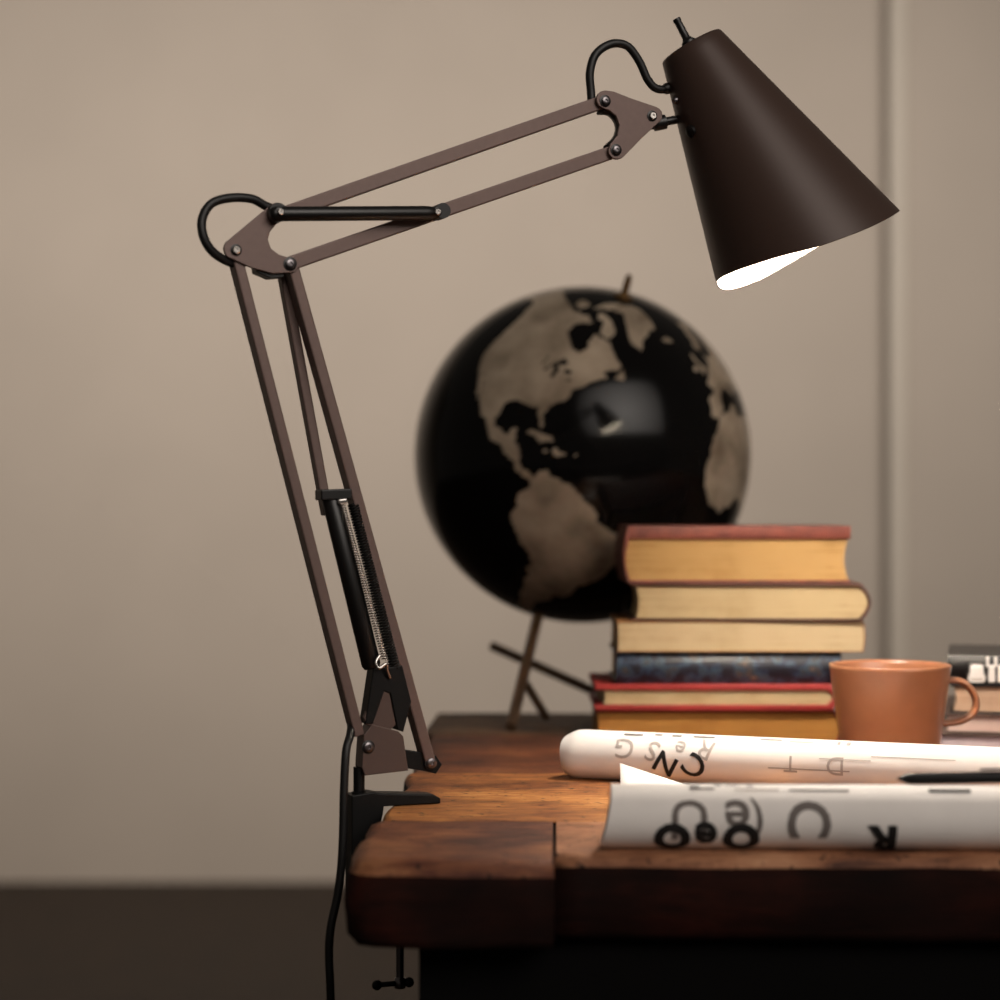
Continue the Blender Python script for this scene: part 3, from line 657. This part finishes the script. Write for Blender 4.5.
# ------------------------------------------------------------------ rolled newspapers
def wrapped_text(root, items, A, B, R_, mats):
    """glyphs laid round a roll: (char, px of centre along A-B fraction s metres, angle deg of centre, size, rot deg, mat, bold)"""
    ax = (B - A).normalized(); up = Vector((0, 0, 1)); up = (up - ax * up.dot(ax)).normalized(); fr = ax.cross(up)    # fr points to the viewer (-y)
    if fr.y > 0: fr = -fr
    for ch, s, ang, size, rot, mi, bold in items:
        cu = bpy.data.curves.new('glyph', 'FONT'); cu.body = ch; cu.size = size; cu.align_x = 'CENTER'; cu.align_y = 'CENTER'; cu.offset = bold * size; cu.resolution_u = 4
        ob = bpy.data.objects.new('glyph', cu); me = ob.to_mesh(); bm = NB(); b2 = NB(); b2.from_mesh(me); ob.to_mesh_clear(); bpy.data.objects.remove(ob); bpy.data.curves.remove(cu)
        bmesh.ops.rotate(b2, verts=b2.verts, cent=(0, 0, 0), matrix=Matrix.Rotation(math.radians(rot), 3, 'Z'))
        y0 = min((v.co.y for v in b2.verts), default=0); y1 = max((v.co.y for v in b2.verts), default=0); y = y0
        while y < y1:
            y += R_ * .14
            bmesh.ops.bisect_plane(b2, geom=b2.verts[:] + b2.edges[:] + b2.faces[:], plane_co=(0, y, 0), plane_no=(0, 1, 0))
        mp = {}
        for v in b2.verts:
            a = math.radians(ang) + v.co.y / R_                   # angle measured up from the viewer-facing side
            mp[v] = bm.verts.new(A + ax * (s + v.co.x) + (fr * math.cos(a) + up * math.sin(a)) * (R_ + (.0005 if mi == 0 else .0003)))
        for f in b2.faces:
            try: bm.faces.new([mp[v] for v in f.verts])
            except ValueError: pass
        b2.free(); obj('printed_letter', bm, mats[mi], root, recalc=False)
def dash(bm, A, B, R_, s0, s1, a0, a1, mi):
    ax = (B - A).normalized(); up = Vector((0, 0, 1)); up = (up - ax * up.dot(ax)).normalized(); fr = ax.cross(up)
    if fr.y > 0: fr = -fr
    n = 4; rows = []
    for i in range(n + 1):
        a = math.radians(a0 + (a1 - a0) * i / n)
        rows.append([bm.verts.new(A + ax * s + (fr * math.cos(a) + up * math.sin(a)) * (R_ + .0003)) for s in (s0, s1)])
    for r0, r1 in zip(rows, rows[1:]): bm.faces.new((r0[0], r0[1], r1[1], r1[0])).material_index = mi
def paper_roll(root, A, B, R_, seed, turns=5, skew=.003, taper=0.0):
    """a sheet rolled up: an outer tube with the spiral showing at its ends"""
    bm = NB(); ax = (B - A).normalized(); up = Vector((0, 0, 1)); up = (up - ax * up.dot(ax)).normalized(); fr = ax.cross(up)
    if fr.y > 0: fr = -fr
    ln = (B - A).length; N_ = turns * 40; segs = 120; cols = []
    for i in range(N_ + 1):
        t = i / N_; r_ = R_ * (1 - .62 * t); a = PI * 1.25 + 2 * PI * turns * t
        if i < 40: r_ = R_ * (1 - .012 * i / 40)
        row = []
        for j in range(segs + 1):
            s = ln * j / segs; e = .0035 * noise.noise(Vector((a * .5, seed, 0))) * (1 if j == 0 else 0) + (.004 * t if j == 0 else 0) + (skew * math.sin(a) * max(0, 1 - s / .06))
            wv = .00035 * noise.noise(Vector((s * 9, a, seed))) if i > 40 else 0
            row.append(bm.verts.new(A + ax * (s + e) + (fr * math.cos(a) + up * math.sin(a)) * (r_ + wv) * (1 - taper * max(0, 1 - s / .014) ** 2)))
        cols.append(row)
    for c0, c1 in zip(cols, cols[1:]):
        for j in range(segs): bm.faces.new((c0[j], c0[j + 1], c1[j + 1], c1[j])).smooth = True
    return obj('paper', bm, M_paper, root, recalc=False)
# front roll
RF = .0224; A = Vector((X(606, 1.455), 1.456, DESK + RF + .0002)); B = Vector((X(1150, 1.45), 1.446, DESK + RF + .0002))
nr = thing('newspaper_roll', 'rolled newspaper nearest the front edge with big black and grey letters', 'newspaper', ((A.x + B.x) / 2, 1.447, DESK), 'rolled newspapers on the bench')
pr_ = paper_roll(nr, A, B, RF, 3)
kF = 1.43 / F
sF = lambda px: (px - 606) * kF
wrapped_text(pr_, [('O', sF(672), -32, .030, 180, 0, .06), ('e', sF(706), -30, .033, 180, 0, .03), ('O', sF(741), -32, .030, 180, 0, .06), ('R', sF(884), -34, .030, 180, 0, .055),
    ('U', sF(689), 4, .041, 180, 1, .006), ('e', sF(737), 6, .038, 180, 1, .02), (')', sF(757), 6, .036, 0, 1, 0), ('C', sF(806), 2, .040, -90, 1, .025), ('A', sF(1040), 2, .038, 180, 1, 0)], A, B, RF, [M_inkk, M_inkg, M_inkl])
bm = NB()
for s0, s1, a0, a1, mi in ((690, 715, 62, 68, 1), (735, 780, 60, 64, 2), (790, 850, 58, 63, 1), (930, 972, 56, 66, 0), (690, 700, 72, 76, 0), (716, 722, 74, 80, 0), (726, 740, 74, 78, 1), (748, 754, 72, 78, 1)):
    dash(bm, A, B, RF, sF(s0), sF(s1), a0, a1, mi)
obj('printed_lines', bm, [M_inkk, M_inkg, M_inkl], pr_, recalc=False)
# back roll
RB = .0214; A = Vector((X(567, 1.83), 1.832, DESK + RB + .0002)); B = Vector((X(1130, 1.655), 1.655, DESK + RB + .0002))
nr = thing('newspaper_roll', 'rolled newspaper lying just before the mug and the stack of books', 'newspaper', ((A.x + B.x) / 2, 1.64, DESK), 'rolled newspapers on the bench')
pr_ = paper_roll(nr, A, B, RB, 8, skew=.002, taper=.22)
kB = 1.74 / F; sB = lambda px: (px - 563) * kB * 1.03
wrapped_text(pr_, [('G', sB(632), 28, .026, 180, 2, .0), ('S', sB(662), 24, .026, 160, 2, .0), ('N', sB(676), -6, .026, 150, 0, .02), ('C', sB(706), -8, .028, 140, 0, .015), ('e', sB(690), 32, .022, 170, 2, .0), ('R', sB(716), 34, .026, 160, 2, 0),
   ('T', sB(802), 8, .020, 180, 2, 0), ('D', sB(846), 8, .022, 180, 2, 0)], A, B, RB, [M_inkk, M_inkg, M_inkl])
bm = NB()
for s0, s1, a0, a1, mi in ((628, 648, 62, 70, 1), (660, 668, 66, 74, 1), (678, 688, 66, 72, 0), (700, 722, 66, 72, 1), (768, 790, 68, 72, 1), (798, 822, 64, 67, 2), (845, 848, 60, 74, 2), (854, 858, 60, 74, 2), (830, 880, 20, 22, 2), (780, 860, -6, -3, 2), (880, 960, 30, 32, 2)):
    dash(bm, A, B, RB, sB(s0), sB(s1), a0, a1, mi)
obj('printed_lines', bm, [M_inkk, M_inkg, M_inkl], pr_, recalc=False)
# loose sheet leaning between the rolls
bm = NB(); q00, q10 = P(621, 806, 1.64), P(760, 812, 1.60); q01, q11 = P(620, 763, 1.72), P(690, 786, 1.69)
rows = []
for i in range(9):
    t = i / 8; rows.append([])
    for j in range(13):
        s = j / 12; p = (q00 * (1 - s) + q10 * s) * (1 - t) + (q01 * (1 - s) + q11 * s) * t
        rows[-1].append(bm.verts.new(p + Vector((0, 0, .002 * math.sin(PI * t)))))
for r0, r1 in zip(rows, rows[1:]):
    for j in range(12): bm.faces.new((r0[j], r0[j + 1], r1[j + 1], r1[j])).smooth = True
sheet = obj('paper_sheet', bm, M_paper, None, origin=(q00.x, q00.y, DESK))
sol = sheet.modifiers.new('thickness', 'SOLIDIFY'); sol.thickness = .0003
tag(sheet, 'blank white paper corner poking up between the two rolled newspapers', 'paper')

# ------------------------------------------------------------------ pen
YP = 1.456; zp = DESK + 2 * RF + .0049
p0 = Vector((X(897, YP), YP, zp - .0012)); p1 = Vector((X(1085, YP), YP - .002, zp + .001)); pd = (p1 - p0)
pen = thing('pen', 'slim black pen lying along the top of the front rolled newspaper', 'pen', (p0.x, p0.y, p0.z))
ln = pd.length
bm = NB(); lathe(bm, [(0, 0), (.0006, 0), (.0018, .003), (.0036, .007), (.0041, .011), (.0041, ln - .004), (.003, ln - .001), (0, ln)], p0, pd, 24); pb = obj('barrel', bm, M_blackmetal, pen, autosmooth=40)
bm = NB(); q = p0 + pd.normalized() * .058
bar(bm, q + Vector((.0, 0, .0055)), q + pd.normalized() * .05 + Vector((0, 0, .0060)), .0012, .003, (0, 1, 0), .0003); bar(bm, q + pd.normalized() * .049 + Vector((0, 0, .001)), q + pd.normalized() * .049 + Vector((0, 0, .0062)), .002, .003, (0, 1, 0), .0003)
obj('clip', bm, M_black, pen)
